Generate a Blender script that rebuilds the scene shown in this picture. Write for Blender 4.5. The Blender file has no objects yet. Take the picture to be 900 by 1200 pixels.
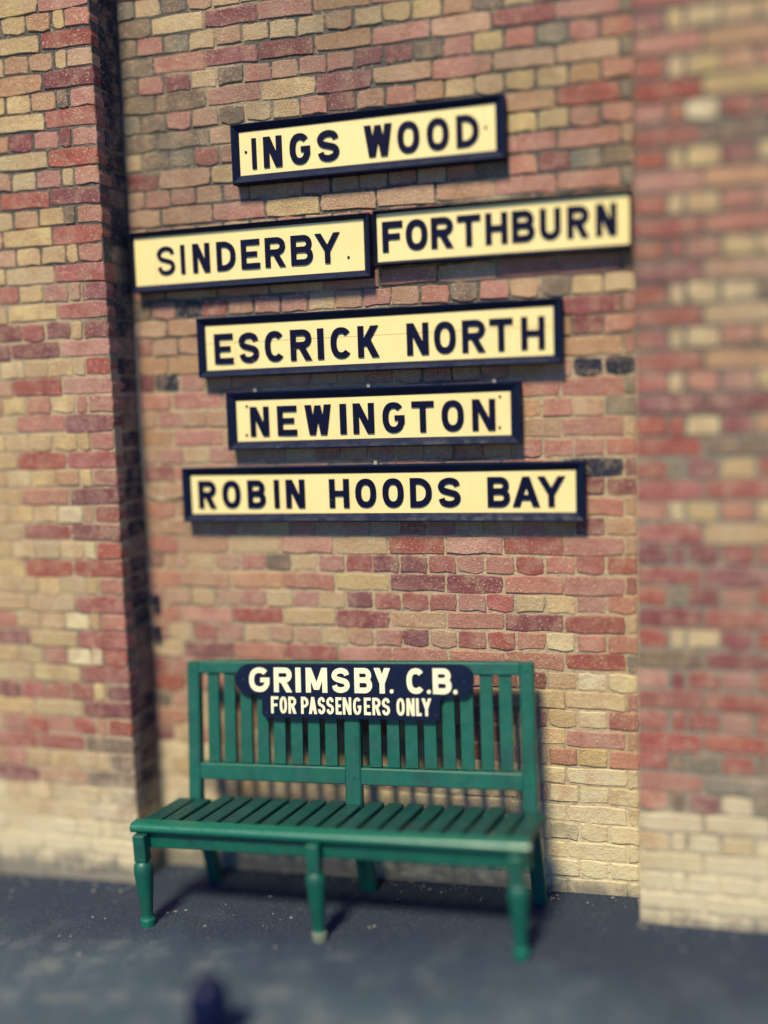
import bpy, math, random
from math import sin, cos, radians, pi
random.seed(11)
SC = bpy.context.scene
COL = SC.collection

# ------------------------------------------------------------------ camera
YAW, PITCH, ROLL = radians(16.046), radians(5.816), radians(-1.903)
from mathutils import Vector, Matrix
F = Vector((-sin(YAW)*cos(PITCH), cos(YAW)*cos(PITCH), -sin(PITCH)))
R0 = Vector((cos(YAW), sin(YAW), 0)); U0 = R0.cross(F)
R = R0*cos(ROLL) + U0*sin(ROLL); U = U0*cos(ROLL) - R0*sin(ROLL)
CAMLOC = Vector((0, -4.25, 2.1225))
cd = bpy.data.cameras.new('camera'); cam = bpy.data.objects.new('camera', cd); COL.objects.link(cam)
m = Matrix((R, U, -F)).transposed().to_4x4(); m.translation = CAMLOC
cam.matrix_world = m
cd.sensor_fit = 'VERTICAL'; cd.sensor_height = 36.0; cd.lens = 36.333
cd.clip_start = 0.05; cd.clip_end = 500
cd.dof.use_dof = True; cd.dof.focus_distance = 4.375; cd.dof.aperture_fstop = 0.1
SC.camera = cam

# ------------------------------------------------------------------ world, sun, exposure
SUN_EL, SUN_AZ = radians(51), radians(-7)       # azimuth from -Y, negative = a little to the left
to_sun = Vector((sin(SUN_AZ)*cos(SUN_EL), -cos(SUN_AZ)*cos(SUN_EL), sin(SUN_EL)))
w = bpy.data.worlds.new('World'); SC.world = w; w.use_nodes = True
nt = w.node_tree; nt.nodes.clear()
sky = nt.nodes.new('ShaderNodeTexSky'); sky.sky_type = 'NISHITA'; sky.sun_disc = False
sky.sun_elevation = SUN_EL; sky.sun_rotation = math.atan2(to_sun.x, to_sun.y)
sky.air_density = 1.0; sky.dust_density = 0.6; sky.ozone_density = 3.0
bg = nt.nodes.new('ShaderNodeBackground'); bg.inputs['Strength'].default_value = 0.115
ow = nt.nodes.new('ShaderNodeOutputWorld')
hs = nt.nodes.new('ShaderNodeHueSaturation'); hs.inputs['Saturation'].default_value = 2.3; hs.inputs['Hue'].default_value = 0.525
nt.links.new(sky.outputs[0], hs.inputs['Color']); nt.links.new(hs.outputs[0], bg.inputs['Color']); nt.links.new(bg.outputs[0], ow.inputs['Surface'])
sl = bpy.data.lights.new('sun', 'SUN'); sl.energy = 4.6; sl.angle = radians(11); sl.color = (1.0, 0.88, 0.62)
so = bpy.data.objects.new('sun', sl); COL.objects.link(so)
so.rotation_euler = to_sun.to_track_quat('Z', 'Y').to_euler()
so.location = (0, -3, 8)
SC.view_settings.view_transform = 'Standard'; SC.view_settings.look = 'None'
SC.view_settings.exposure = 0.42; SC.view_settings.gamma = 1.0

# ------------------------------------------------------------------ materials
class NT:
    def __init__(s, name):
        s.m = bpy.data.materials.new(name); s.m.use_nodes = True
        s.t = s.m.node_tree; s.t.nodes.clear()
        s.out = s.n('ShaderNodeOutputMaterial'); s.b = s.n('ShaderNodeBsdfPrincipled')
        s.l(s.b.outputs[0], s.out.inputs['Surface'])
    def n(s, t, **kw):
        x = s.t.nodes.new(t)
        for k, v in kw.items(): setattr(x, k, v)
        return x
    def l(s, a, b): s.t.links.new(a, b)
    def pos(s): return s.n('ShaderNodeNewGeometry').outputs['Position']
    def noise(s, scale, detail=3, rough=.55, vec=None, off=0):
        x = s.n('ShaderNodeTexNoise'); x.inputs['Scale'].default_value = scale
        x.inputs['Detail'].default_value = detail; x.inputs['Roughness'].default_value = rough
        v = vec or s.pos()
        if off:
            a = s.n('ShaderNodeVectorMath', operation='ADD'); a.inputs[1].default_value = (off, off*1.7, off*.6)
            s.l(v, a.inputs[0]); v = a.outputs[0]
        s.l(v, x.inputs['Vector']); return x.outputs['Fac']
    def ramp(s, fac, a, b, va=0., vb=1.):
        x = s.n('ShaderNodeMapRange'); x.interpolation_type = 'SMOOTHSTEP'
        for i, v in enumerate((a, b, va, vb)): x.inputs[i+1].default_value = v
        s.l(fac, x.inputs[0]); return x.outputs[0]
    def mix(s, fac, a, b, mode='MIX'):
        x = s.n('ShaderNodeMix', data_type='RGBA', blend_type=mode)
        for sock, v in ((x.inputs[0], fac), (x.inputs[6], a), (x.inputs[7], b)):
            if isinstance(v, (int, float)): sock.default_value = v
            elif isinstance(v, tuple): sock.default_value = (*v, 1) if len(v) == 3 else v
            else: s.l(v, sock)
        return x.outputs[2]
    def math(s, op, a, b=0.):
        x = s.n('ShaderNodeMath', operation=op)
        for sock, v in ((x.inputs[0], a), (x.inputs[1], b)):
            if isinstance(v, (int, float)): sock.default_value = v
            else: s.l(v, sock)
        return x.outputs[0]
    def bump(s, h, strength, dist):
        x = s.n('ShaderNodeBump'); x.inputs['Strength'].default_value = strength; x.inputs['Distance'].default_value = dist
        s.l(h, x.inputs['Height']); s.l(x.outputs[0], s.b.inputs['Normal'])
    def col(s, c): s.l(c, s.b.inputs['Base Color'])
    def rough(s, v): 
        if isinstance(v, (int, float)): s.b.inputs['Roughness'].default_value = v
        else: s.l(v, s.b.inputs['Roughness'])

def limewash(N, c):
    """remains of limewash and pale salts on the foot of the wall"""
    sep = N.n('ShaderNodeSeparateXYZ'); N.l(N.pos(), sep.inputs[0])
    n1 = N.noise(2.3, 4, .6, off=3.1); n2 = N.noise(11, 3, .6, off=7.7)
    h = N.math('SUBTRACT', sep.outputs[2], N.math('MULTIPLY', N.math('SUBTRACT', n1, .5), .75))
    h = N.math('SUBTRACT', h, N.math('MULTIPLY', N.math('SUBTRACT', n2, .5), .35))
    f = N.ramp(h, .52, .16)
    n3 = N.noise(30, 3, .65, off=5.5)
    f = N.math('MULTIPLY', f, N.ramp(n3, .30, .52, .60, .97))
    c = N.mix(f, c, (.60, .525, .335))
    # darker grey band at the very foot, with a ragged edge
    d = N.math('SUBTRACT', sep.outputs[2], N.math('MULTIPLY', N.math('SUBTRACT', n2, .45), .22))
    return N.mix(N.math('MULTIPLY', N.ramp(d, .13, .02), .75), c, (.10, .10, .10))

def brick_mat(name, base, vary=.16, pits=.5):
    N = NT(name)
    oi = N.n('ShaderNodeObjectInfo')
    hsv = N.n('ShaderNodeHueSaturation'); hsv.inputs['Color'].default_value = (*base, 1)
    N.l(N.ramp(oi.outputs['Random'], 0, 1, 1-vary, 1+vary*.8), hsv.inputs['Value'])
    r2 = N.math('FRACT', N.math('MULTIPLY', oi.outputs['Random'], 17.3))
    N.l(N.ramp(r2, 0, 1, 0.86, 1.06), hsv.inputs['Saturation'])
    r3 = N.math('FRACT', N.math('MULTIPLY', oi.outputs['Random'], 41.9))
    N.l(N.ramp(r3, 0, 1, .493, .507), hsv.inputs['Hue'])
    c = hsv.outputs[0]
    cloud = N.noise(9, 4, .6)
    c = N.mix(N.ramp(cloud, .35, .75), c, (base[0]*.80, base[1]*.70, base[2]*.74))
    warm = N.noise(14, 3, .6, off=5)
    c = N.mix(N.math('MULTIPLY', N.ramp(warm, .42, .72), .50), c, (.43, .29, .185))
    gr = N.noise(170, 3, .7)
    c = N.mix(N.math('MULTIPLY', N.ramp(gr, .54, .66), pits*1.05), c, (base[0]*.22, base[1]*.18, base[2]*.20))
    fl = N.noise(120, 2, .6, off=11)
    c = N.mix(N.math('MULTIPLY', N.ramp(fl, .60, .68), .6), c, (.66, .54, .36))
    # olive-grey drifts, denser towards the top of the wall
    so_ = N.noise(.9, 5, .65, off=2.2)
    sep = N.n('ShaderNodeSeparateXYZ'); N.l(N.pos(), sep.inputs[0])
    up = N.ramp(sep.outputs[2], 1.6, 3.4, -.10, .07)
    c = N.mix(N.math('MULTIPLY', N.ramp(N.math('ADD', so_, up), .50, .74), .45), c, (.10, .095, .065))
    c = limewash(N, c)
    N.col(c); N.rough(.92); N.b.inputs['Specular IOR Level'].default_value = .2
    hgt = N.math('ADD', N.math('MULTIPLY', N.noise(55, 4, .65), .7), N.math('MULTIPLY', N.noise(220, 2, .6), .3))
    N.bump(hgt, 1.0, .009)
    return N.m

PAL = {'b': (.44, .270, .150), 'o': (.42, .205, .145), 'y': (.52, .390, .190), 'r': (.33, .105, .080),
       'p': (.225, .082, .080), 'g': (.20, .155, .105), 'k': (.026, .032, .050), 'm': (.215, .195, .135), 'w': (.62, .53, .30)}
NAMES = {'b': 'buff', 'o': 'salmon', 'y': 'yellow', 'r': 'red', 'p': 'plum', 'g': 'sooty', 'k': 'blackened_shaded', 'm': 'cement_smeared', 'w': 'limewashed'}
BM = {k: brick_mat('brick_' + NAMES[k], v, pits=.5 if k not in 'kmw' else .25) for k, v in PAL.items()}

def mortar_mat(name, a, b):
    N = NT(name)
    n = N.noise(1.3, 4, .6, off=9)
    sep = N.n('ShaderNodeSeparateXYZ'); N.l(N.pos(), sep.inputs[0])
    n = N.math('ADD', n, N.ramp(sep.outputs[2], 1.3, 3.2, -.06, .14))
    c = N.mix(N.ramp(n, .46, .66), a, b)
    c = N.mix(N.math('MULTIPLY', N.ramp(N.noise(24, 3, .6), .52, .72), .5), c, (.07, .06, .05))
    c = N.mix(N.math('MULTIPLY', N.ramp(N.noise(60, 3, .6, off=4), .58, .68), .5), c, (.50, .42, .26))
    c = limewash(N, c)
    N.col(c); N.rough(.95)
    N.bump(N.noise(60, 5, .7), 1.0, .01)
    return N.m
MORTAR = mortar_mat('mortar', (.42, .33, .20), (.085, .082, .068))
CEMENT = mortar_mat('grey_cement_mortar', (.24, .215, .155), (.13, .12, .095))

def paint(name, base, rough, chip=None, chip_amt=0., dirt=.3, nscale=30, spec=.5, bump=.25, grime=0.):
    N = NT(name)
    c = N.mix(N.math('MULTIPLY', N.ramp(N.noise(nscale, 4, .6), .4, .75), dirt), base, tuple(v*.55 for v in base))
    if grime:
        c = N.mix(N.math('MULTIPLY', N.ramp(N.noise(7, 5, .68, off=2), .45, .72), grime), c, (.012, .030, .030))
        c = N.mix(N.math('MULTIPLY', N.ramp(N.noise(11, 5, .6, off=14), .52, .76), grime*.8), c, (base[0]*4+.01, base[1]*1.45, base[2]*1.6))
    if chip:
        c = N.mix(N.ramp(N.noise(38, 5, .72, off=6), .70-chip_amt, .72-chip_amt), c, chip)
    N.col(c); N.rough(N.ramp(N.noise(25, 3), .3, .7, rough*.8, min(1, rough*1.25)))
    N.b.inputs['Specular IOR Level'].default_value = spec
    N.bump(N.noise(90, 3, .6), bump, .002)
    return N.m
NAVY = paint('navy_black_paint', (.003, .008, .030), .55, (.10, .11, .10), .0, spec=.14)
LETTER = paint('navy_letter_paint', (.002, .004, .024), .6, (.30, .22, .08), .0, spec=.1)
LETTER_WORN = paint('worn_letter_paint', (.002, .004, .024), .6, (.26, .18, .07), .05, spec=.1)
GREEN = paint('green_bench_paint', (.002, .088, .056), .45, (.05, .06, .045), .035, .35, grime=.5)
GREEN_WORN_LIT = paint('worn_lit_green_paint', (.006, .125, .078), .32, (.10, .20, .14), .02, .35)  # worn chips and feet; paler green also paints in light on the seat nosing
SEATG = paint('shaded_green_seat_paint', (.002, .050, .040), .5, (.05, .06, .045), .05, .4, grime=.6)  # bench green darkened to paint in the dimmer light on the flat seat
WHITEL = paint('ivory_letter_paint', (.80, .74, .46), .5, None, 0, .15)
IRON = paint('black_iron', (.012, .014, .028), .5, (.06, .04, .03), .03)
POST = paint('navy_post_paint', (.002, .005, .030), .40, (.05, .06, .07), .0, spec=.2)
WIRE = paint('pale_wire', (.42, .36, .27), .6)
STEEL = paint('dull_steel', (.40, .36, .26), .4)

def cream_mat():
    N = NT('cream_board_paint')
    c = N.mix(N.math('MULTIPLY', N.ramp(N.noise(5, 4, .6), .4, .75), .30), (.80, .66, .285), (.74, .56, .20))
    v = N.n('ShaderNodeMapping'); v.inputs['Scale'].default_value = (3, 1, 60); N.l(N.pos(), v.inputs[0])
    c = N.mix(N.math('MULTIPLY', N.ramp(N.noise(2, 4, .6, vec=v.outputs[0]), .55, .8), .25), c, (.62, .46, .17))
    c = N.mix(N.math('MULTIPLY', N.ramp(N.noise(70, 3, .7, off=3), .70, .74), .7), c, (.10, .08, .06))
    r_ = N.n('ShaderNodeMapping'); r_.inputs['Scale'].default_value = (26, 1, 1.6); N.l(N.pos(), r_.inputs[0])
    c = N.mix(N.math('MULTIPLY', N.ramp(N.noise(1, 4, .6, vec=r_.outputs[0]), .58, .78), .28), c, (.50, .34, .13))
    N.col(c); N.rough(.48); N.bump(N.noise(40, 4, .6), .2, .002)
    return N.m
CREAM = cream_mat()

def ground_mat():
    N = NT('asphalt')
    # paler asphalt, by walk; darker and bluer towards the wall
    sep = N.n('ShaderNodeSeparateXYZ'); N.l(N.pos(), sep.inputs[0])
    n1 = N.noise(1.6, 4, .62, off=1.3)
    off_wall = N.ramp(N.math('ADD', sep.outputs[1], N.math('MULTIPLY', N.math('SUBTRACT', n1, .5), 1.1)), -.45, -1.05)
    c = N.mix(off_wall, (.008, .020, .044), (.036, .064, .088))
    c = N.mix(N.math('MULTIPLY', N.math('MULTIPLY', N.ramp(N.noise(6, 4, .65), .46, .70), off_wall), .7), c, (.150, .175, .160))
    c = N.mix(N.math('MULTIPLY', N.ramp(N.noise(150, 2, .6), .56, .66), .55), c, (.12, .13, .12))
    c = N.mix(N.math('MULTIPLY', N.ramp(N.noise(120, 2, .6, off=8), .58, .68), .6), c, (.008, .012, .022))
    N.col(c); N.rough(.82)
    N.bump(N.math('ADD', N.noise(140, 3, .7), N.math('MULTIPLY', N.noise(14, 3), .6)), .7, .006)
    return N.m

# ------------------------------------------------------------------ helpers
def obj(name, verts, faces, mat, parent=None, smooth=False, mesh=None):
    if mesh is None:
        mesh = bpy.data.meshes.new(name); mesh.from_pydata(verts, [], faces); mesh.update()
        for mm in (mat if isinstance(mat, list) else [mat]): mesh.materials.append(mm)
        if smooth: mesh.polygons.foreach_set('use_smooth', [True]*len(mesh.polygons))
    o = bpy.data.objects.new(name, mesh); COL.objects.link(o)
    if parent: o.parent = parent
    return o
def thing(name, label, cat, loc=(0, 0, 0), group=None, rot=(0, 0, 0)):
    o = bpy.data.objects.new(name, None); COL.objects.link(o); o.location = loc; o.rotation_euler = rot
    o.empty_display_size = .1
    tag(o, label, cat, group); return o
def tag(o, label, cat, group=None):
    o['label'] = label; o['category'] = cat
    if group: o['group'] = group
class MB:
    def __init__(s): s.v = []; s.f = []
    def add(s, v, f):
        k = len(s.v); s.v += [tuple(p) for p in v]; s.f += [tuple(i+k for i in q) for q in f]
    def box(s, x0, x1, y0, y1, z0, z1, ch=.004):
        """box with chamfered long edges"""
        ch = min(ch, (x1-x0)*.3, (y1-y0)*.3, (z1-z0)*.3)
        v = []
        for (xa, xb, ya, yb, z) in ((x0+ch, x1-ch, y0+ch, y1-ch, z0), (x0, x1, y0, y1, z0+ch), (x0, x1, y0, y1, z1-ch), (x0+ch, x1-ch, y0+ch, y1-ch, z1)):
            v += [(xa+ch, ya, z), (xb-ch, ya, z), (xb, ya+ch, z), (xb, yb-ch, z), (xb-ch, yb, z), (xa+ch, yb, z), (xa, yb-ch, z), (xa, ya+ch, z)]
        f = [tuple(range(7, -1, -1)), tuple(range(24, 32))]
        for l in range(3):
            for i in range(8):
                j = (i+1) % 8; f.append((l*8+i, l*8+j, l*8+8+j, l*8+8+i))
        s.add(v, f)
    def prism(s, poly, y0, y1):
        """polygon (x,z), counter-clockwise seen from -Y, between y0 (front) and y1"""
        n = len(poly)
        s.add([(x, y0, z) for x, z in poly] + [(x, y1, z) for x, z in poly],
              [tuple(range(n)), tuple(range(2*n-1, n-1, -1))] + [(i, n+i, n+(i+1) % n, (i+1) % n) for i in range(n)])
    def strip(s, pts, wd, y0, y1, closed=False):
        n = len(pts); Lp, Rp = [], []
        for i in range(n):
            a = pts[(i-1) % n] if (closed or i > 0) else pts[i]; b = pts[(i+1) % n] if (closed or i < n-1) else pts[i]
            p = pts[i]
            d1 = Vector((p[0]-a[0], p[1]-a[1])); d2 = Vector((b[0]-p[0], b[1]-p[1]))
            if d1.length < 1e-9: d1 = d2
            if d2.length < 1e-9: d2 = d1
            d1.normalize(); d2.normalize(); t = (d1+d2).normalized(); nn = Vector((-t.y, t.x))
            k = wd/2/max(.5, nn.dot(Vector((-d1.y, d1.x))))
            Lp.append((p[0]+nn.x*k, p[1]+nn.y*k)); Rp.append((p[0]-nn.x*k, p[1]-nn.y*k))
        v = [(x, y0, z) for x, z in Lp] + [(x, y0, z) for x, z in Rp] + [(x, y1, z) for x, z in Lp] + [(x, y1, z) for x, z in Rp]
        f = []
        for i in range(n if closed else n-1):
            j = (i+1) % n
            f += [(i, n+i, n+j, j), (i, j, 2*n+j, 2*n+i), (n+j, n+i, 3*n+i, 3*n+j)]
        if not closed:
            f += [(0, 2*n, 3*n, n), (n-1, 2*n-1, 4*n-1, 3*n-1)]
        s.add(v, f)
    def lathe(s, prof, cx=0, cy=0, n=16):
        v = []; f = []
        for r, z in prof:
            v += [(cx+r*cos(2*pi*i/n), cy+r*sin(2*pi*i/n), z) for i in range(n)]
        for l in range(len(prof)-1):
            for i in range(n):
                j = (i+1) % n; f.append((l*n+i, l*n+j, l*n+n+j, l*n+n+i))
        f += [tuple(range(n-1, -1, -1)), tuple(range((len(prof)-1)*n, len(prof)*n))]
        s.add(v, f)
    def tube(s, pts, r, n=6):
        v = []; f = []
        for i, p in enumerate(pts):
            a = Vector(pts[max(i-1, 0)]); b = Vector(pts[min(i+1, len(pts)-1)]); t = (b-a).normalized()
            u = t.orthogonal().normalized() if i == 0 else (u - t*u.dot(t)).normalized()
            w_ = t.cross(u)
            v += [tuple(Vector(p)+u*r*cos(2*pi*k/n)+w_*r*sin(2*pi*k/n)) for k in range(n)]
        for l in range(len(pts)-1):
            for i in range(n):
                j = (i+1) % n; f.append((l*n+i, l*n+j, l*n+n+j, l*n+n+i))
        f += [tuple(range(n-1, -1, -1)), tuple(range((len(pts)-1)*n, len(pts)*n))]
        s.add(v, f)
    def build(s, name, mat, parent=None, smooth=False):
        return obj(name, s.v, s.f, mat, parent, smooth)

# ------------------------------------------------------------------ ground
def gz(x): return .052 + .026*x                   # the pavement falls gently to the left
g = MB()
nx, ny = 24, 24
xs = [-80, -40, -20, -10] + [-6+12*i/(nx-1) for i in range(nx)] + [10, 20, 40, 80]
ys = [-120, -60, -30, -15] + [-8+9*i/(ny-1) for i in range(ny)] + [10, 40]
for y in ys:
    for x in xs: g.v.append((x, y, gz(max(-12, min(12, x))) + (random.uniform(-.003, .003) if -6 < x < 6 and -8 < y < -.75 else 0)))
for j in range(len(ys)-1):
    for i in range(len(xs)-1):
        a = j*len(xs)+i; g.f.append((a, a+1, a+1+len(xs), a+len(xs)))
gr = g.build('ground', ground_mat(), None, True); gr['kind'] = 'structure'

# ------------------------------------------------------------------ bricks
CH = .0811; Z0 = 1.568; JT = .0072; HD = .1245; ST = .249; PD = .22
XL, XR = -2.37, -.163
KMIN, KMAX = -22, 42
def brick_verts(L, H, D, rnd, rough=1.0):
    """front at y=0 (towards -Y), x 0..L, z 0..H; uneven outline, worn arrises"""
    jx, jz = .0026*rough, .0024*rough
    out = []
    for i in range(4): out.append((L*i/3, 0))
    out.append((L, H*.5))
    for i in range(4): out.append((L*(3-i)/3, H))
    out.append((0, H*.5))
    out = [(x+rnd.uniform(-jx, jx), z+rnd.uniform(-jz, jz)*(1.7 if z < .01 else 1)) for x, z in out]
    # round the corners a little
    for i, sx, sz in ((0, 1, 1), (3, -1, 1), (5, -1, -1), (8, 1, -1)):
        c = rnd.uniform(.0003, .0042)*rough; out[i] = (out[i][0]+sx*c, out[i][1]+sz*c)
    n = len(out); cx, cz = L/2, H/2
    ins = rnd.uniform(.0022, .0048)
    inn = []
    for x, z in out:
        inn.append((x + (ins if x < cx-.25*L else -ins if x > cx+.25*L else 0), z + (ins if z < cz-.1*H else -ins if z > cz+.1*H else 0)))
    tilt = rnd.uniform(-.002, .002); tz = rnd.uniform(-.002, .002)
    v = [(x, (x/L-.5)*tilt+(z/H-.5)*tz+rnd.uniform(-.0008, .0008), z) for x, z in inn]
    v += [(x, .0038+rnd.uniform(-.001, .0015), z) for x, z in out] + [(x, D, z) for x, z in out]
    f = [tuple(range(n))] + [(l*n+i, l*n+n+i, l*n+n+(i+1) % n, l*n+(i+1) % n) for l in range(2) for i in range(n)]
    return v, f
rb = random.Random(5)
MESH = {}
def brick_mesh(kind, L, D, col, jt):
    key = (kind, rb.randrange(9), col, jt)
    if key not in MESH:
        r = random.Random((len(kind)*131+ord(kind[0])*7+key[1]*977))
        v, f = brick_verts(L-jt, CH-jt, D, r, 1.35 if kind != 'closer' else 1.0)
        me = bpy.data.meshes.new('brick'); me.from_pydata(v, [], f); me.update(); me.materials.append(BM[col]); MESH[key] = me
    return MESH[key]

def px(p):
    d = Vector(p)-CAMLOC; q = d.dot(F)
    if q < .1: return None
    return (450+1211.1*d.dot(R)/q, 600-1211.1*d.dot(U)/q)

class Bricks:
    """collects bricks for one wall; the ones that show largest become objects, the rest one mesh"""
    def __init__(s, parent, hidden=(), jt=JT): s.l = []; s.parent = parent; s.hidden = hidden; s.jt = jt
    def add(s, kind, x, k, L, D, col, y, turn=False, origin=0):
        s.l.append((kind, x, k, L, D, col, y, turn))
    def finish(s, limit=300):
        sc = []
        for i, (kind, x, k, L, D, col, y, turn) in enumerate(s.l):
            z = Z0+k*CH+CH/2
            c = (x, y+L/2, z) if turn else (x+L/2, y, z)
            vis = 0
            a = px((x, y, z)); b = px((x, y+L, z)) if turn else px((x+L, y, z))
            if a and b:
                x0, x1 = max(0, min(a[0], b[0])), min(900, max(a[0], b[0])); ym = (a[1]+b[1])/2
                if x1 > x0 and -8 < ym < 1208: vis = x1-x0
                for (hx0, hx1, hz0, hz1) in s.hidden:
                    if hx0 < x+.02 and x+L-.02 < hx1 and hz0 < z-.03 and z+.03 < hz1: vis = 0
            sc.append((vis, i))
        sc.sort(key=lambda t: (-t[0], t[1]))
        keep = {i for v, i in sc[:limit] if v > 0}
        sv, sf, sm, pal = [], [], [], list(BM)
        for i, (kind, x, k, L, D, col, y, turn) in enumerate(s.l):
            JT = s.jt; me = brick_mesh(kind, L, D, col, JT)
            dx, dz = rb.uniform(-.002, .002), rb.uniform(-.0022, .0022); dy = rb.uniform(-.0025, .0025)
            rot = rb.uniform(-.009, .009)
            # a brick can also be laid the other way up
            loc = Vector((x+JT/2+dx, y+dy, Z0+k*CH+JT/2+dz))
            if turn: M = Matrix.Translation((x+dy, y+JT/2, loc.z)) @ Matrix.Rotation(pi/2, 4, 'Z')
            else: M = Matrix.Translation(loc) @ Matrix.Rotation(rot, 4, 'Y')
            if i in keep:
                o = obj('brick', None, None, None, s.parent, mesh=me); o.matrix_local = M
            else:
                b = len(sv); sv += [tuple(M @ v.co) for v in me.vertices]
                for p in me.polygons: sf.append(tuple(b+q for q in p.vertices)); sm.append(pal.index(col))
        if sf:
            o = obj('brickwork', sv, sf, [BM[c] for c in pal], s.parent)
            o.data.polygons.foreach_set('material_index', sm); o['kind'] = 'stuff'

ROWS = {  # courses of the recessed wall, as seen: small letters headers, capitals stretchers
 -20: None, -14: 'w y o y y o y y w r o w w y o w w y', -12: 'p y o y w y r y y o w y r o y o y o', -10: 'g o y r o y r g y r o y p r o y w r',
 -9: 'r O Y R O Y O Y Y o', -8: 'r o r o o b o r o y o r o p p y w w', -7: 'y P O R O O O O R m', -6: 'o y r o y b b y b o p b r r o w o o',
 -5: 'o O R Y P B O P R y', -4: 'o b y b o y o y p r r r o r y y o o', -3: 'o B B O Y P P O O r', -2: 'p b y b o g y o r p p r o o r o r r', -1: 'o B Y O Y R O R O b',
 0: 'b b b o b y o b o b r o b b o b p b', 1: 'o B O B O Y B O O b', 2: 'b b o b y b o b o b o b b o b o p p', 3: 'p O B O B O B O K p', 4: 'b o y o b b y o b o b b o b o o o o',
 5: 'b O B O B B O B O y', 6: 'b o b b o b y o b b o b b p b o b m', 7: 'o O O B O B O O O m', 8: 'p k o b o b o b b o b o b o b o k k', 9: 'b B O B B O B O B o',
 10: 'r b b o b y o b b o b o b b o b p o', 11: 'b B O B O B O B P o', 12: 'g o k r b o o y b o b o g o b g y y', 13: 'o B O B O O B O O b', 14: 'b o b y b o b o b b o b o b y o b g',
 15: 'g B O B O B O B O m', 16: 'b o b b y b o b b o b o b y o b o b', 17: 'b B O Y B B B O O m', 18: 'b o o b o b b o b b o b o g o p m g', 19: 'p B Y B O B B O O b', 20: 'y g m r o b o b y b o b y o y y o o',
 21: 'g G B Y B O B B R B m', 22: 'm g o b g y y o p b o b y y y y b o', 23: 'g G O Y P B O B B m', 24: 'g o p y g o b o o p p g o y o m o o', 25: 'g O P P B O B P O m', 26: 'g o m y b y y y b y y y b g y o o b',
 27: 'g Y P O B O B O O b', 28: 'm y g b y b y b o y b y g b o b y b', 29: 'g G B Y O B B O B m', 30: 'g m y b g b o y b y b o b y o g b g'}
LOW = 'wwwwyywmwo'
def row(k):
    r = ROWS.get(k)
    if r: return r.split()
    if k <= -13:
        ch = lambda: rb.choice(LOW)
    else:
        ch = lambda: rb.choice('bbboooyygr')
    if k % 2: return [ch()] + [ch().upper() for _ in range(8)] + [ch()]
    return [ch() for _ in range(18)]

SIGNS = {
 'INGS': dict(rect=(-1.8292, -.6571, 3.0867, 3.3332), z=(3.1461, 3.2724), let=[('I',-1.741,-1.721),('N',-1.688,-1.605),('G',-1.57,-1.479),('S',-1.447,-1.351),('W',-1.243,-1.124),('O',-1.101,-1.008),('O',-.978,-.886),('D',-.856,-.764)], dot=[(-1.769,3.219),(-.736,3.215)], fr=(.031,.030,.040,.036),
   label='cream station sign reading INGS WOOD in a thick navy frame, topmost on the brick wall'),
 'SIND': dict(rect=(-2.3327, -1.2282, 2.6614, 2.9217), z=(2.7317, 2.8555), let=[('S',-2.213,-2.128),('I',-2.099,-2.079),('N',-2.041,-1.96),('D',-1.927,-1.839),('E',-1.812,-1.726),('R',-1.701,-1.609),('B',-1.583,-1.485),('Y',-1.475,-1.364)], dot=[(-1.328,2.749)], fr=(.010,.020,.030,.030),
   label='cream station sign reading SINDERBY with a thin left edge, reaching into the wall corner'),
 'FORTH': dict(rect=(-1.2145, -.1713, 2.7062, 2.928), z=(2.7582, 2.8811), let=[('F',-1.178,-1.091),('O',-1.078,-.986),('R',-.971,-.879),('T',-.863,-.766),('H',-.747,-.657),('B',-.64,-.548),('U',-.529,-.446),('R',-.422,-.336),('N',-.311,-.23)], dot=[], fr=(.014,.014,.012,.014),
   label='cream station sign reading FORTHBURN with only a narrow dark rim around it'),
 'ESC': dict(rect=(-2.0329, -.4448, 2.2741, 2.5318), z=(2.3318, 2.4625), let=[('E',-1.959,-1.87),('S',-1.843,-1.749),('C',-1.721,-1.629),('R',-1.603,-1.507),('I',-1.48,-1.452),('C',-1.421,-1.326),('K',-1.3,-1.208),('N',-1.087,-.994),('O',-.971,-.879),('R',-.853,-.757),('T',-.74,-.644),('H',-.611,-.516)], dot=[], fr=(.034,.032,.037,.032),
   label='cream station sign reading ESCRICK NORTH with chipped letters and a thin crack'),
 'NEW': dict(rect=(-1.9091, -.6176, 1.9545, 2.2063), z=(2.0118, 2.1405), let=[('N',-1.805,-1.717),('E',-1.678,-1.588),('W',-1.551,-1.432),('I',-1.392,-1.363),('N',-1.333,-1.24),('G',-1.203,-1.107),('T',-1.076,-.98),('O',-.948,-.854),('N',-.819,-.723)], dot=[(-1.819,2.144),(-1.825,2.018),(-.703,2.148),(-.706,2.022)], fr=(.040,.037,.042,.036),
   label='cream station sign reading NEWINGTON with screws at its corners, in a heavy navy frame'),
 'ROB': dict(rect=(-2.1419, -.3656, 1.6361, 1.8782), z=(1.6959, 1.8201), let=[('R',-2.071,-1.985),('O',-1.955,-1.867),('B',-1.834,-1.748),('I',-1.708,-1.684),('N',-1.653,-1.565),('H',-1.453,-1.363),('O',-1.335,-1.242),('O',-1.214,-1.121),('D',-1.093,-.999),('S',-.972,-.876),('B',-.763,-.669),('A',-.659,-.547),('Y',-.557,-.444)], dot=[], fr=(.036,.034,.037,.036),
   label='long cream station sign reading ROBIN HOODS BAY, lowest on the wall just above the bench'),
}
HID = [s['rect'] for s in SIGNS.values()]

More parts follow.
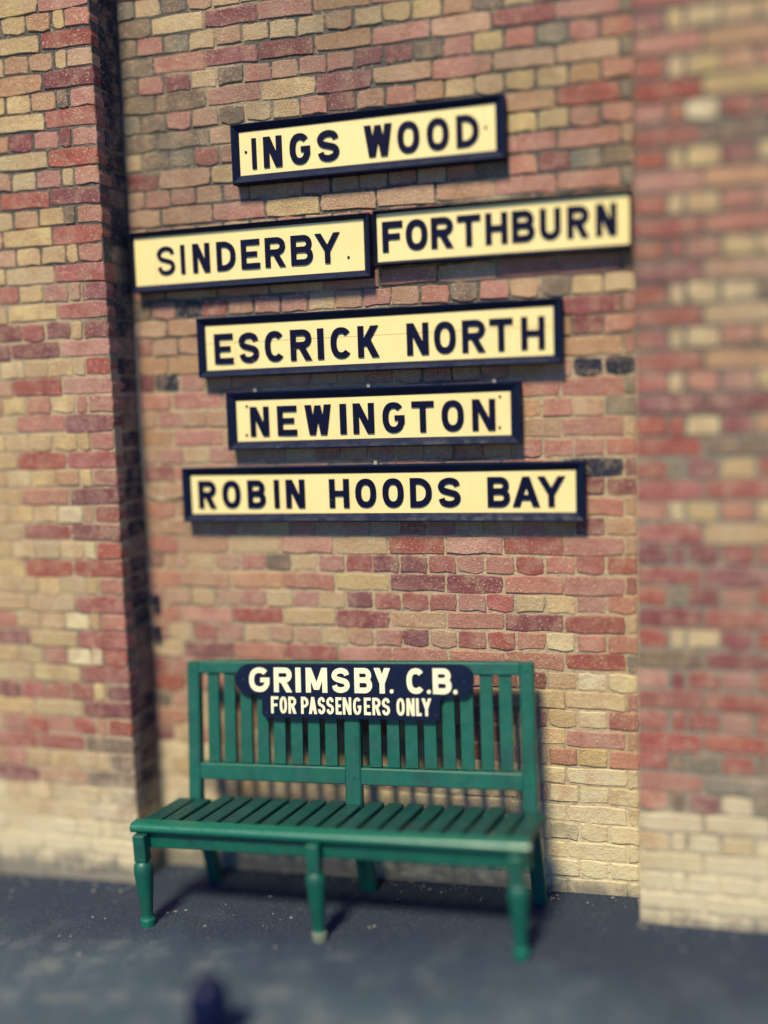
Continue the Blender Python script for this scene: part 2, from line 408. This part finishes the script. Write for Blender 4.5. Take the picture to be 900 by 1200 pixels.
wall = thing('brick_wall', 'recessed old brick wall of buff, salmon and red bricks that carries the station signs', 'wall')
B = Bricks(wall, HID)
for k in range(KMIN, KMAX):
    x = XL
    if k % 2: widths = lambda c, i: .165 if i == 0 else (.055 if i == 9 else ST)
    else: widths = lambda c, i: .09 if i == 0 else HD
    rw = row(k)
    if k % 2 and len(rw) == 11: rw = rw[:9]+rw[10:]
    for i, c in enumerate(rw):
        L = widths(c, i)
        if i == len(rw)-1: L = XR-x
        jit = rb.uniform(-.006, .006) if 0 < i < len(rw)-1 else 0
        kind = 'stretcher' if L > .2 else 'header' if abs(L-HD) < .01 else 'bat%d' % int(L*1000)
        B.add(kind, x, k, L, .10, c.lower(), 0.0)
        x += L
B.finish()
mb = MB(); mb.box(XL-.3, XR+.3, .0052, .40, -.3, Z0+KMAX*CH+.02, .002); mb.build('mortar', MORTAR, wall)

def pier_rows(side):
    if side == 'L':   # from the quoin outwards; even courses stretchers, odd courses header + closer + headers
        return {28: 'O Y Y', 27: 'o y b y y y y', 26: 'R Y Y', 25: 'b y b b y y', 24: 'P B Y', 23: 'o g b y y b', 22: 'R Y B', 21: 'o p o p b y y', 20: 'R Y Y', 19: 'o y o y b y', 18: 'P R B',
          17: 'o g y b y g', 16: 'R Y B', 15: 'o y y y b y', 14: 'R Y Y', 13: 'p b o y r o', 12: 'R Y Y', 11: 'p y p r p g', 10: 'O P P', 9: 'r y y y y b', 8: 'O R B', 7: 'o o y o y b', 6: 'P O Y', 5: 'o y y y y y', 4: 'R R Y', 3: 'o y b y y b', 2: 'P O Y', 1: 'r b w y y y',
          0: 'P R Y', -1: 'r w y y y y', -2: 'R R Y', -3: 'o y y y y y', -4: 'R Y Y', -5: 'o y w y y o', -6: 'R Y P', -7: 'r w w o y y', -8: 'R Y Y', -9: 'p y r r r p', -10: 'P Y Y', -11: 'r o r o r o', -12: 'G R R', -13: 'g y y y y o', -14: 'G B P', -15: 'g y y y y y', -16: 'P Y Y', -17: 'p o y w y y'}
    return {30: 'R Y Y', 29: 'r y y b y y', 28: 'R B Y', 27: 'r y b y y o', 26: 'P Y B', 25: 'r b y y o y', 24: 'R B B', 23: 'p y y y y o', 22: 'O B B', 21: 'r y y b o o', 20: 'R Y Y', 19: 'o r w r r o', 18: 'R G G', 17: 'r y y p y y', 16: 'O B B', 15: 'r y y o o b', 14: 'R O O', 13: 'r r o y y b', 12: 'P B B', 11: 'r y y y g g',
          10: 'R Y Y', 9: 'r y y o b b', 8: 'R B B', 7: 'r y o o y y', 6: 'P P R', 5: 'r r y p b b', 4: 'R G R', 3: 'r m p y r r', 2: 'R R R', 1: 'o w y o y b', 0: 'R Y Y', -1: 'p p p r r r', -2: 'R P P', -3: 'r m p o r r', -4: 'P R R', -5: 'r y y p r r', -6: 'G P P', -7: 'o p r o r r', -8: 'R R R', -9: 'r r r o r r', -10: 'R R R', -11: 'r g m r g r', -12: 'O M W', -13: 'o g p w m w'}
def build_pier(side, label, xe, xfar):
    """xe = quoin edge, xfar = far edge; front face at y = -PD"""
    p = thing('brick_pier', label, 'brick pier', group='brick piers beside the sign wall')
    B = Bricks(p, (), JT if side == 'L' else .0115); sg = 1 if xfar > xe else -1
    rows = pier_rows(side)
    for k in range(KMIN, KMAX):
        rw = (rows.get(k) or '').split(); x = xe; i = 0
        while (xfar-x)*sg > .05:
            stretch = (k % 2 == 0)
            L = ST if stretch else (HD if i != 1 else HD/2)
            L = min(L, abs(xfar-x))
            if i < len(rw): c = rw[i].lower()
            elif k <= -14: c = rb.choice('wwywyw')
            elif side == 'L': c = 'r' if i == 0 and stretch else rb.choice('yyyybbo')
            else: c = rb.choice('rrpoobyg')
            kind = 'stretcher' if abs(L-ST) < .01 else 'header' if abs(L-HD) < .01 else 'closer' if abs(L-HD/2) < .005 else 'bat%d' % int(L*1000)
            D = .06
            B.add(kind, x if sg > 0 else x-L, k, L, D, c, -PD)
            x += sg*L; i += 1
        # the return face of the pier, towards the signs (left pier only shows one)
        if side == 'L':  # near-black bluish bricks put the shade of this face into its colour
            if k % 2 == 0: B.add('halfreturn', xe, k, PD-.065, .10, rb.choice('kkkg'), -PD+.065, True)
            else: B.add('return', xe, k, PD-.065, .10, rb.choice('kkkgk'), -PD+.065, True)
    B.finish()
    mb = MB(); a, b = sorted((xe+sg*.0052, xfar)); mb.box(a, b, -PD+.0052, .005, -.3, Z0+KMAX*CH+.02, .002)
    mb.build('mortar', MORTAR if side == 'L' else CEMENT, p)
    return p
build_pier('L', 'projecting brick pier left of the signs, mostly yellow with red corner bricks', XL, -4.4)
build_pier('R', 'projecting brick pier right of the signs, patched with red bricks and smeared cement', XR, 1.6)

# ------------------------------------------------------------------ lettering
def letter(mb, ch, x0, x1, z0, z1, yb, t, s, flip=0):
    """one raised capital between x0..x1, z0..z1; s = stroke; front at yb - t"""
    w, h = x1-x0, z1-z0; k = [0]
    def fr():
        k[0] += 1; return yb - t - .0004*k[0]
    def P(*p): mb.prism([(x0+a, z0+b) for a, b in p], fr(), yb+.001)
    def rect(a, b, c, d): P((a, c), (b, c), (b, d), (a, d))
    def diag(a, c, b, d, wh):
        if d > c: P((a-wh/2, c), (a+wh/2, c), (b+wh/2, d), (b-wh/2, d))
        else: P((b-wh/2, d), (b+wh/2, d), (a+wh/2, c), (a-wh/2, c))
    def S_(pts, closed=False, wd=s): mb.strip([(x0+a, z0+b) for a, b in pts], wd, fr(), yb+.001, closed)
    def arc(cx, cz, rx, rz, a0, a1, n=8): return [(cx+rx*cos(radians(a0+(a1-a0)*i/n)), cz+rz*sin(radians(a0+(a1-a0)*i/n))) for i in range(n+1)]
    def oval(a0, a1, n=28, ex=2.35):
        o = []
        for i in range(n+1 if a1-a0 < 360 else n):
            a = radians(a0+(a1-a0)*i/n); c, q = cos(a), sin(a)
            o.append((w/2+(w-s)/2*math.copysign(abs(c)**(2/ex), c), h/2+(h-s)/2*math.copysign(abs(q)**(2/ex), q)))
        return o
    d = s*1.16
    if ch == 'I': rect(0, w, 0, h)
    elif ch == 'N': rect(0, s, 0, h); rect(w-s, w, 0, h); diag(d/2, h, w-d/2, 0, d)
    elif ch == 'H': rect(0, s, 0, h); rect(w-s, w, 0, h); rect(s*.9, w-s*.9, h*.5-s*.45, h*.5+s*.45)
    elif ch == 'T': rect(0, w, h-s, h); rect(w/2-s/2, w/2+s/2, 0, h-s*.9)
    elif ch == 'L': rect(0, s, 0, h); rect(s*.9, w, 0, s)
    elif ch in 'EF':
        rect(0, s, 0, h); rect(s*.9, w, h-s, h); rect(s*.9, w*.86, h*.5-s*.45, h*.5+s*.45)
        if ch == 'E': rect(s*.9, w, 0, s)
    elif ch == 'D':
        r = min(w*.62, h/2)-s/2
        S_([(s/2, s/2), (w-s/2-r, s/2)] + arc(w-s/2-r, s/2+r, r, r, -90, 0, 6)[1:] + arc(w-s/2-r, h-s/2-r, r, r, 0, 90, 6) + [(s/2, h-s/2)], True)
    elif ch == 'O': S_(oval(0, 360), True)
    elif ch == 'C': S_(oval(42, 318))
    elif ch == 'G':
        S_(oval(42, 352)); rect(w*.55, w, h*.40, h*.40+s*.85)
        rect(w-s, w, h*.30, h*.41)
    elif ch == 'U':
        r = (w-s)/2; S_([(s/2, h), (s/2, s/2+r)] + arc(w/2, s/2+r, r, r, 180, 360, 12)[1:] + [(w-s/2, h)])
    elif ch == 'S':
        ctl = [(.97, .77), (.86, .93), (.5, 1.0), (.14, .92), (.0, .745), (.13, .59), (.5, .505), (.87, .42), (1.0, .255), (.86, .075), (.5, 0), (.14, .07), (.02, .24)]
        q = [(s/2+a*(w-s), s/2+b*(h-s)) for a, b in ctl]; o = []
        for i in range(len(q)-1):
            p0, p1, p2, p3 = q[max(i-1, 0)], q[i], q[i+1], q[min(i+2, len(q)-1)]
            for j in range(4):
                u = j/4
                o.append(tuple(.5*((2*p1[c])+(-p0[c]+p2[c])*u+(2*p0[c]-5*p1[c]+4*p2[c]-p3[c])*u*u+(-p0[c]+3*p1[c]-3*p2[c]+p3[c])*u**3) for c in (0, 1)))
        o.append(q[-1]); S_(o)
    elif ch in 'PRB':
        rect(0, s, 0, h)
        zt, zm = h-s/2, h*.5 if ch != 'P' else h*.44
        if ch == 'B': zm = h*.52
        r = (zt-zm)/2; xr = (w if ch != 'B' else w*.96)-s/2
        S_([(s*.9, zt), (xr-r, zt)] + arc(xr-r, zt-r, r, r, 90, -90, 10)[1:-1] + [(xr-r, zm), (s*.9, zm)])
        if ch == 'R': diag(w*.52, zm-s*.3, w-d/2, 0, d)
        if ch == 'B':
            r = (zm-s/2)/2; xr = w-s/2
            S_([(s*.9, zm), (xr-r, zm)] + arc(xr-r, zm-r, r, r, 90, -90, 10)[1:-1] + [(xr-r, s/2), (s*.9, s/2)])
    elif ch == 'Y': diag(d/2, h, w/2, h*.42, d); diag(w-d/2, h, w/2, h*.42, d); rect(w/2-s/2, w/2+s/2, 0, h*.44)
    elif ch == 'A': diag(d/2, 0, w/2, h, d); diag(w-d/2, 0, w/2, h, d); rect(w*.22, w*.78, h*.22, h*.22+s*.85)
    elif ch == 'V': diag(d/2, h, w/2, 0, d); diag(w-d/2, h, w/2, 0, d)
    elif ch == 'W':
        diag(d/2, h, w*.29, 0, d); diag(w*.5, h*.98, w*.29, 0, d*.9); diag(w*.5, h*.98, w*.71, 0, d*.9); diag(w-d/2, h, w*.71, 0, d)
    elif ch == 'M':
        rect(0, s, 0, h); rect(w-s, w, 0, h); diag(d/2, h, w/2, h*.12, d*.9); diag(w-d/2, h, w/2, h*.12, d*.9)
    elif ch == 'K': rect(0, s, 0, h); diag(s*.9, h*.36, w-d*.6, h, d*1.1); diag(w*.44, h*.56, w-d/2, 0, d*1.05)
    elif ch == '.': mb.prism([(x0+w/2+w/2*cos(2*pi*i/12), z0+w/2+w/2*sin(2*pi*i/12)) for i in range(12)], fr(), yb+.001)

# ------------------------------------------------------------------ station signs
YF, YFLD = -.062, -.040      # front of the frame, face of the board
def make_sign(key, d):
    x0, x1, z0, z1 = d['rect']; l, t, r, b = d['fr']
    root = thing('station_sign', d['label'], 'station sign', ((x0+x1)/2, 0, (z0+z1)/2), 'enamel-style station name signs on the wall')
    root['group'] = 'station name signs on the brick wall'
    cx, cz = root.location.x, root.location.z
    X0, X1, Z0_, Z1 = x0-cx, x1-cx, z0-cz, z1-cz
    I0, I1, J0, J1 = X0+l, X1-r, Z0_+b, Z1-t
    ins = .35   # lip width as share, the rest slopes in to the board
    def rail(a_out, b_out, a_in, b_in):
        # points given as (x,z): outer pair, inner pair ; profile: wall, front edge, lip, step, chamfer to the board
        def lerp(p, q, u): return (p[0]+(q[0]-p[0])*u, p[1]+(q[1]-p[1])*u)
        prof = [(0., .004), (0., YF+.004), (.07, YF), (.17, YF), (.55, YF+.008), (.60, YF+.0095), (1.0, YFLD-.002), (1.0, .004)]
        v = []
        for (o, i_) in ((a_out, a_in), (b_out, b_in)):
            for u, y in prof: p = lerp(o, i_, u); v.append((p[0], y, p[1]))
        n = len(prof); f = [(i, i+1, n+i+1, n+i) for i in range(n-1)] + [tuple(range(n-1, -1, -1)), tuple(range(n, 2*n))]
        f = [tuple(reversed(q)) for q in f]
        return obj('frame_rail', v, f, NAVY, root)
    o = [(X0, Z0_), (X1, Z0_), (X1, Z1), (X0, Z1)]; n_ = [(I0, J0), (I1, J0), (I1, J1), (I0, J1)]
    for i in range(4):
        j = (i+1) % 4; rail(o[i], o[j], n_[i], n_[j])
    mb = MB()
    if key == 'ESC':
        zs = .018
        mb.box(I0-.004, I1+.004, YFLD, .002, J0-.004, zs-.0006, .0006); mb.build('board', CREAM, root)
        mb = MB(); mb.box(I0-.004, I1+.004, YFLD, .002, zs+.0006, J1+.004, .0006); mb.build('board', CREAM, root)
    else:
        mb.box(I0-.004, I1+.004, YFLD, .002, J0-.004, J1+.004, .001); mb.build('board', CREAM, root)
    za, zb = d['z'][0]-cz, d['z'][1]-cz
    for n, (ch, a, c) in enumerate(d['let']):
        mb = MB(); s = .0258 if key not in ('SIND',) else (.018 if n < 2 else .0235)
        if key == 'INGS' and ch == 'I': s = .02
        letter(mb, ch, a-cx, c-cx, za, zb, YFLD, .0048, s)
        mb.build('letter', LETTER_WORN if key == 'ESC' and n in (1, 2, 3) else LETTER, root)
    for (x, z) in d['dot']:
        mb = MB(); mb.prism([(x-cx+.0055*cos(2*pi*i/10), z-cz+.0055*sin(2*pi*i/10)) for i in range(10)], YFLD-.0035, YFLD+.002)
        mb.build('screw', LETTER, root)
    if key in ('NEW', 'ROB'):
        for x in ((-1.79, -1.27, -.73) if key == 'NEW' else (-1.25,)):
            mb = MB(); mb.box(x-cx-.008, x-cx+.008, -.012, -.002, Z1-.01, Z1+.016, .002); mb.build('hanging_tab', STEEL, root)
for kk, dd in SIGNS.items(): make_sign(kk, dd)

# ------------------------------------------------------------------ the bench
TILT = radians(-1.9)
bench = thing('platform_bench', 'green slatted wooden bench with a dark name board, standing against the brick wall', 'bench', (-1.308, 0, .018), rot=(0, TILT, 0))
SK = .055/.35
def sk(y): return SK*(y+.20)          # the seat is racked a little to the left towards its front
def sweep(path, wx, dy, x, skew=False):
    mb = MB(); n = len(path)
    for i, (y, z) in enumerate(path):
        xx = x + (sk(y) if skew else 0); c = .006
        mb.v += [(xx-wx/2+c, y-dy/2, z), (xx+wx/2-c, y-dy/2, z), (xx+wx/2, y-dy/2+c, z), (xx+wx/2, y+dy/2-c, z), (xx+wx/2-c, y+dy/2, z), (xx-wx/2+c, y+dy/2, z), (xx-wx/2, y+dy/2-c, z), (xx-wx/2, y-dy/2+c, z)]
    for l in range(n-1):
        for i in range(8):
            j = (i+1) % 8; mb.f.append((l*8+i, l*8+j, l*8+8+j, l*8+8+i))
    mb.f += [tuple(range(7, -1, -1)), tuple(range((n-1)*8, n*8))]
    return mb
YB = lambda z: -.225 + (z-.42)*.085/.61        # line of the back
back_path = [(-.105, -.02), (-.16, .20), (-.215, .38), (-.226, .44), (YB(.6), .6), (YB(.8), .8), (YB(1.026), 1.026)]
for x in (-.742, .742): sweep(back_path, .058, .046, x).build('back_post', GREEN, bench)
sweep(back_path[:-1]+[(YB(.976), .976)], .072, .044, -.006).build('back_post', GREEN, bench)
def slab(x0, x1, z0, z1, th, name, mat=GREEN):
    mb = MB(); ya, yb = YB(z0), YB(z1); c = .005
    pr = [(ya-th/2, z0+c), (ya-th/2+c, z0), (ya+th/2, z0), (yb+th/2, z1), (yb-th/2+c, z1), (yb-th/2, z1-c)]
    v = [(x0, y, z) for y, z in pr] + [(x1, y, z) for y, z in pr]; n = len(pr)
    mb.add(v, [tuple(range(n-1, -1, -1)), tuple(range(n, 2*n))] + [(i, (i+1) % n, n+(i+1) % n, n+i) for i in range(n)])
    mb.f = [tuple(reversed(q)) for q in mb.f]
    return mb.build(name, mat, bench)
slab(-.7125, .7125, .978, 1.030, .036, 'top_rail')
slab(-.7125, -.0425, .518, .588, .036, 'back_rail'); slab(.0305, .7125, .518, .588, .036, 'back_rail')
for side in (-1, 1):
    xa, xb = (-.713, -.042) if side < 0 else (.030, .713)
    for i in range(8):
        pitch = (xb-xa)/8.55; xc = xa+pitch*(i+.775)
        e = rb.uniform(-.002, .002); slab(xc-.0262+e, xc+.0262+e*.4, .5885, .9775, .018+rb.uniform(-.001, .002), 'back_slat')
# seat
ZS = .440
mb = MB()
prof = []
for i in range(9):
    a = radians(-95+190*i/8); prof.append((-.545-.020*cos(a), ZS-.020+.020*sin(a)))
prof = [(-.500, ZS-.040)] + prof + [(-.500, ZS)]
n = len(prof)
v = [(-.832+sk(-.545)*1.0, y, z) for y, z in prof] + [(.832+sk(-.545), y, z) for y, z in prof]
mb.add(v, [tuple(range(n-1, -1, -1)), tuple(range(n, 2*n))] + [(i, (i+1) % n, n+(i+1) % n, n+i) for i in range(n)])
mb.f = [tuple(reversed(q)) for q in mb.f]
mb.build('seat_front_rail', GREEN_WORN_LIT, bench)
def plank(xa, ya, xb, yb, w_, z0, z1, name, mat=GREEN):
    """board running from front (ya) to back (yb), following the racked seat"""
    mb = MB(); c = .004
    lo = [(-w_/2+c, z0), (w_/2-c, z0), (w_/2, z0+c), (w_/2, z1-c), (w_/2-c, z1), (-w_/2+c, z1), (-w_/2, z1-c), (-w_/2, z0+c)]
    v = [(xa+a, ya, z) for a, z in lo] + [(xb+a, yb, z) for a, z in lo]
    mb.add(v, [tuple(range(8)), tuple(range(15, 7, -1))] + [(i, 8+i, 8+(i+1) % 8, (i+1) % 8) for i in range(8)])
    return mb.build(name, mat, bench)
NS = 19
for i in range(NS):
    x = -.775 + 1.55*i/(NS-1)
    wd = .066 if 0 < i < NS-1 else .075
    if abs(abs(x)-.742) < .06 or abs(x+.006) < .05: yb = -.2505
    else: yb = -.205
    plank(x+sk(-.4995)+rb.uniform(-.002, .002), -.4995, x+sk(yb)+rb.uniform(-.002, .002), yb, wd+rb.uniform(-.002, .002), ZS-.034, ZS-.001-rb.uniform(0, .003), 'seat_slat', SEATG)
mb = MB(); mb.box(-.825+sk(-.52), .825+sk(-.52), -.533, -.508, .330, .3995, .004); mb.build('front_apron', GREEN, bench)
mb = MB(); mb.box(-.712, -.043, -.222, -.197, .345, .4135, .004); mb.build('rear_apron', GREEN, bench)
mb = MB(); mb.box(.031, .712, -.222, -.197, .345, .4135, .004); mb.build('rear_apron', GREEN, bench)
for x in (-.735, .0, .735): plank(x+sk(-.5075)*1.0, -.5075, x+sk(-.25)*.6, -.2555, .034, .335, .411, 'side_rail')
for n_, x in enumerate((-.785, -.022, .785)):
    mb = MB(); cx, cy = x+sk(-.55)+.0, -.560
    mb.box(cx-.027, cx+.027, cy-.025, cy+.0265, .285, .3995, .004)
    mb.lathe([(.022, -.02), (.026, .0), (.030, .012), (.030, .030), (.025, .040), (.0235, .060), (.030, .13), (.036, .19), (.040, .232), (.041, .252), (.038, .270), (.030, .282), (.026, .2855)], cx, cy, 18)
    lg = mb.build('front_leg', GREEN, bench)
    for q in lg.data.polygons:
        if q.center.z < .284: q.use_smooth = True
    mb = MB(); mb.lathe([(.0262, -.015), (.0312, .010), (.0312, .032), (.0265, .041)], cx, cy, 18); mb.build('worn_foot', paint('worn_foot_paint', (.14, .17, .12), .7) if n_ == 1 else GREEN_WORN_LIT, lg)
# coach bolts where the rails meet the posts, one screw at the front of each seat slat
def bolt(x, z, r=.009):
    mb = MB(); y = YB(z)-.0235
    mb.prism([(x+r*cos(2*pi*i/8), z+r*sin(2*pi*i/8)) for i in range(8)], y-.005, y+.004); mb.build('bolt', GREEN_WORN_LIT, bench)
for x in (-.742, -.006, .742):
    for z in ((.553, 1.003) if abs(x) > .1 else (.553,)): bolt(x, z)
# name board: wide upper panel with scooped round ends and a narrower lower panel, leaning with the back
YBD = lambda z: YB(z) - .0365
def lean(mb):
    mb.v = [(x, y + (z-.92)*.085/.61, z) for x, y, z in mb.v]; return mb
poly = [(-.395, .800), (.372, .800)] 
poly += [(.385, .812), (.385, .882), (.400, .897), (.470, .899)]
poly += [(.470+.058*cos(radians(a)), .961+.062*sin(radians(a))) for a in range(-90, 91, 15)]
poly += [(-.470, .961+.062)] + [(-.470+.058*cos(radians(a)), .961+.062*sin(radians(a))) for a in range(105, 271, 15)] + [(-.415, .897), (-.405, .882), (-.405, .812)]
mb = MB(); yb0 = YB(.92)-.020
mb.prism(poly, yb0-.020, yb0)
board = lean(mb).build('name_board', NAVY, bench)
L1 = [('G',-.462,-.367),('R',-.347,-.264),('I',-.247,-.223),('M',-.2,-.103),('S',-.083,-.003),('B',.018,.096),('Y',.104,.176),('.',.172,.189),('C',.246,.325),('.',.332,.349),('B',.358,.437),('.',.443,.461)]
L2 = [('F',-.362,-.328),('O',-.322,-.289),('R',-.282,-.246),('P',-.224,-.190),('A',-.189,-.152),('S',-.148,-.115),('S',-.109,-.076),('E',-.068,-.041),('N',-.036,.002),('G',.010,.046),('E',.058,.088),('R',.095,.131),('S',.137,.171),('O',.200,.235),('N',.243,.278),('L',.284,.307),('Y',.308,.349)]
for ch, a, b in L1:
    mb = MB(); letter(mb, ch, a, b, .908, 1.012, yb0-.020, .003, .0225); lean(mb).build('letter', WHITEL, board)
for ch, a, b in L2:
    mb = MB(); letter(mb, ch, a, b, .818, .889, yb0-.020, .003, .0112); lean(mb).build('letter', WHITEL, board)
for x, z in ((-.49, .96), (.49, .96), (-.385, .82), (.365, .82)):
    mb = MB(); mb.prism([(x+.005*cos(2*pi*i/8), z+.005*sin(2*pi*i/8)) for i in range(8)], yb0-.0225, yb0-.019); lean(mb).build('screw', IRON, board)

# ------------------------------------------------------------------ small things
mb = MB()
bx, by = -1.525, -1.275; b0 = gz(bx)
mb.lathe([(.085, -.03), (.085, .015), (.073, .022), (.070, .13), (.073, .136), (.073, .146), (.068, .152), (.067, .175), (.060, .200), (.046, .220), (.026, .230), (.004, .233)], 0, 0, 24)
bo = mb.build('bollard', POST, None, True); bo.location = (bx, by, b0)
tag(bo, 'short round-topped navy blue bollard standing on the pavement in front of the bench', 'bollard')

for z, lab in ((1.275, 'upper of two dark iron stubs in the wall corner, above the bench'), (1.13, 'lower of two dark iron stubs in the wall corner, closer to the bench')):
    mb = MB(); mb.lathe([(.014, 0), (.014, .01), (.020, .012), (.020, .045), (.016, .052)], 0, 0, 12)
    mb.v = [(x, .004-zz, y) for x, y, zz in mb.v]
    mb.box(-.028, .022, -.004, .004, -.018, .018, .002)
    o = mb.build('iron_stub', IRON); o.location = (XL+.035, -.008, z); tag(o, lab, 'iron stub', 'iron stubs in the wall corner')

# grit and crumbs of mortar on the pavement, thickest along the foot of the wall
mb = MB(); rg = random.Random(3)
for i in range(420):
    if i < 260: gx = rg.uniform(-4.2, 1.5); gy = -abs(rg.gauss(0, .05))-.006 - (PD if gx < XL or gx > XR else 0)
    else: gx, gy = rg.uniform(-3.3, .6), rg.uniform(-1.9, -.1)
    if (gx < XL or gx > XR) and gy > -PD-.006: gy -= PD
    r = rg.uniform(.003, .009) if i < 400 else rg.uniform(.008, .014); z = gz(gx)+r*.25
    t = [rg.uniform(.7, 1.2)*r for _ in range(6)]
    mb.add([(gx+t[0], gy, z), (gx, gy+t[1], z), (gx-t[2], gy, z), (gx, gy-t[3], z), (gx+rg.uniform(-.3, .3)*r, gy, z+t[4]*.7), (gx, gy, z-t[5])],
           [(0, 1, 4), (1, 2, 4), (2, 3, 4), (3, 0, 4), (1, 0, 5), (2, 1, 5), (3, 2, 5), (0, 3, 5)])
gt = mb.build('grit', paint('mortar_crumbs', (.17, .16, .13), .9)); gt['kind'] = 'stuff'; gt['label'] = 'loose grit and mortar crumbs scattered on the dark pavement'

pts = [(XL+.012, -.008, 2.52)] + [(XL+.012+rb.uniform(-.002, .002), -.009, 2.52-.06*i) for i in range(1, 12)]
pts += [(XL+.016, -.010, 1.80), (XL+.03, -.011, 1.765), (XL+.06, -.012, 1.745), (XL+.10, -.013, 1.738), (XL+.15, -.014, 1.745), (XL+.19, -.014, 1.757), (XL+.2295, -.014, 1.775)]
mb = MB(); mb.tube(pts, .0032, 6); o = mb.build('thin_wire', WIRE, None, True)
tag(o, 'thin pale wire running down the wall corner and looping to the lowest sign', 'wire')
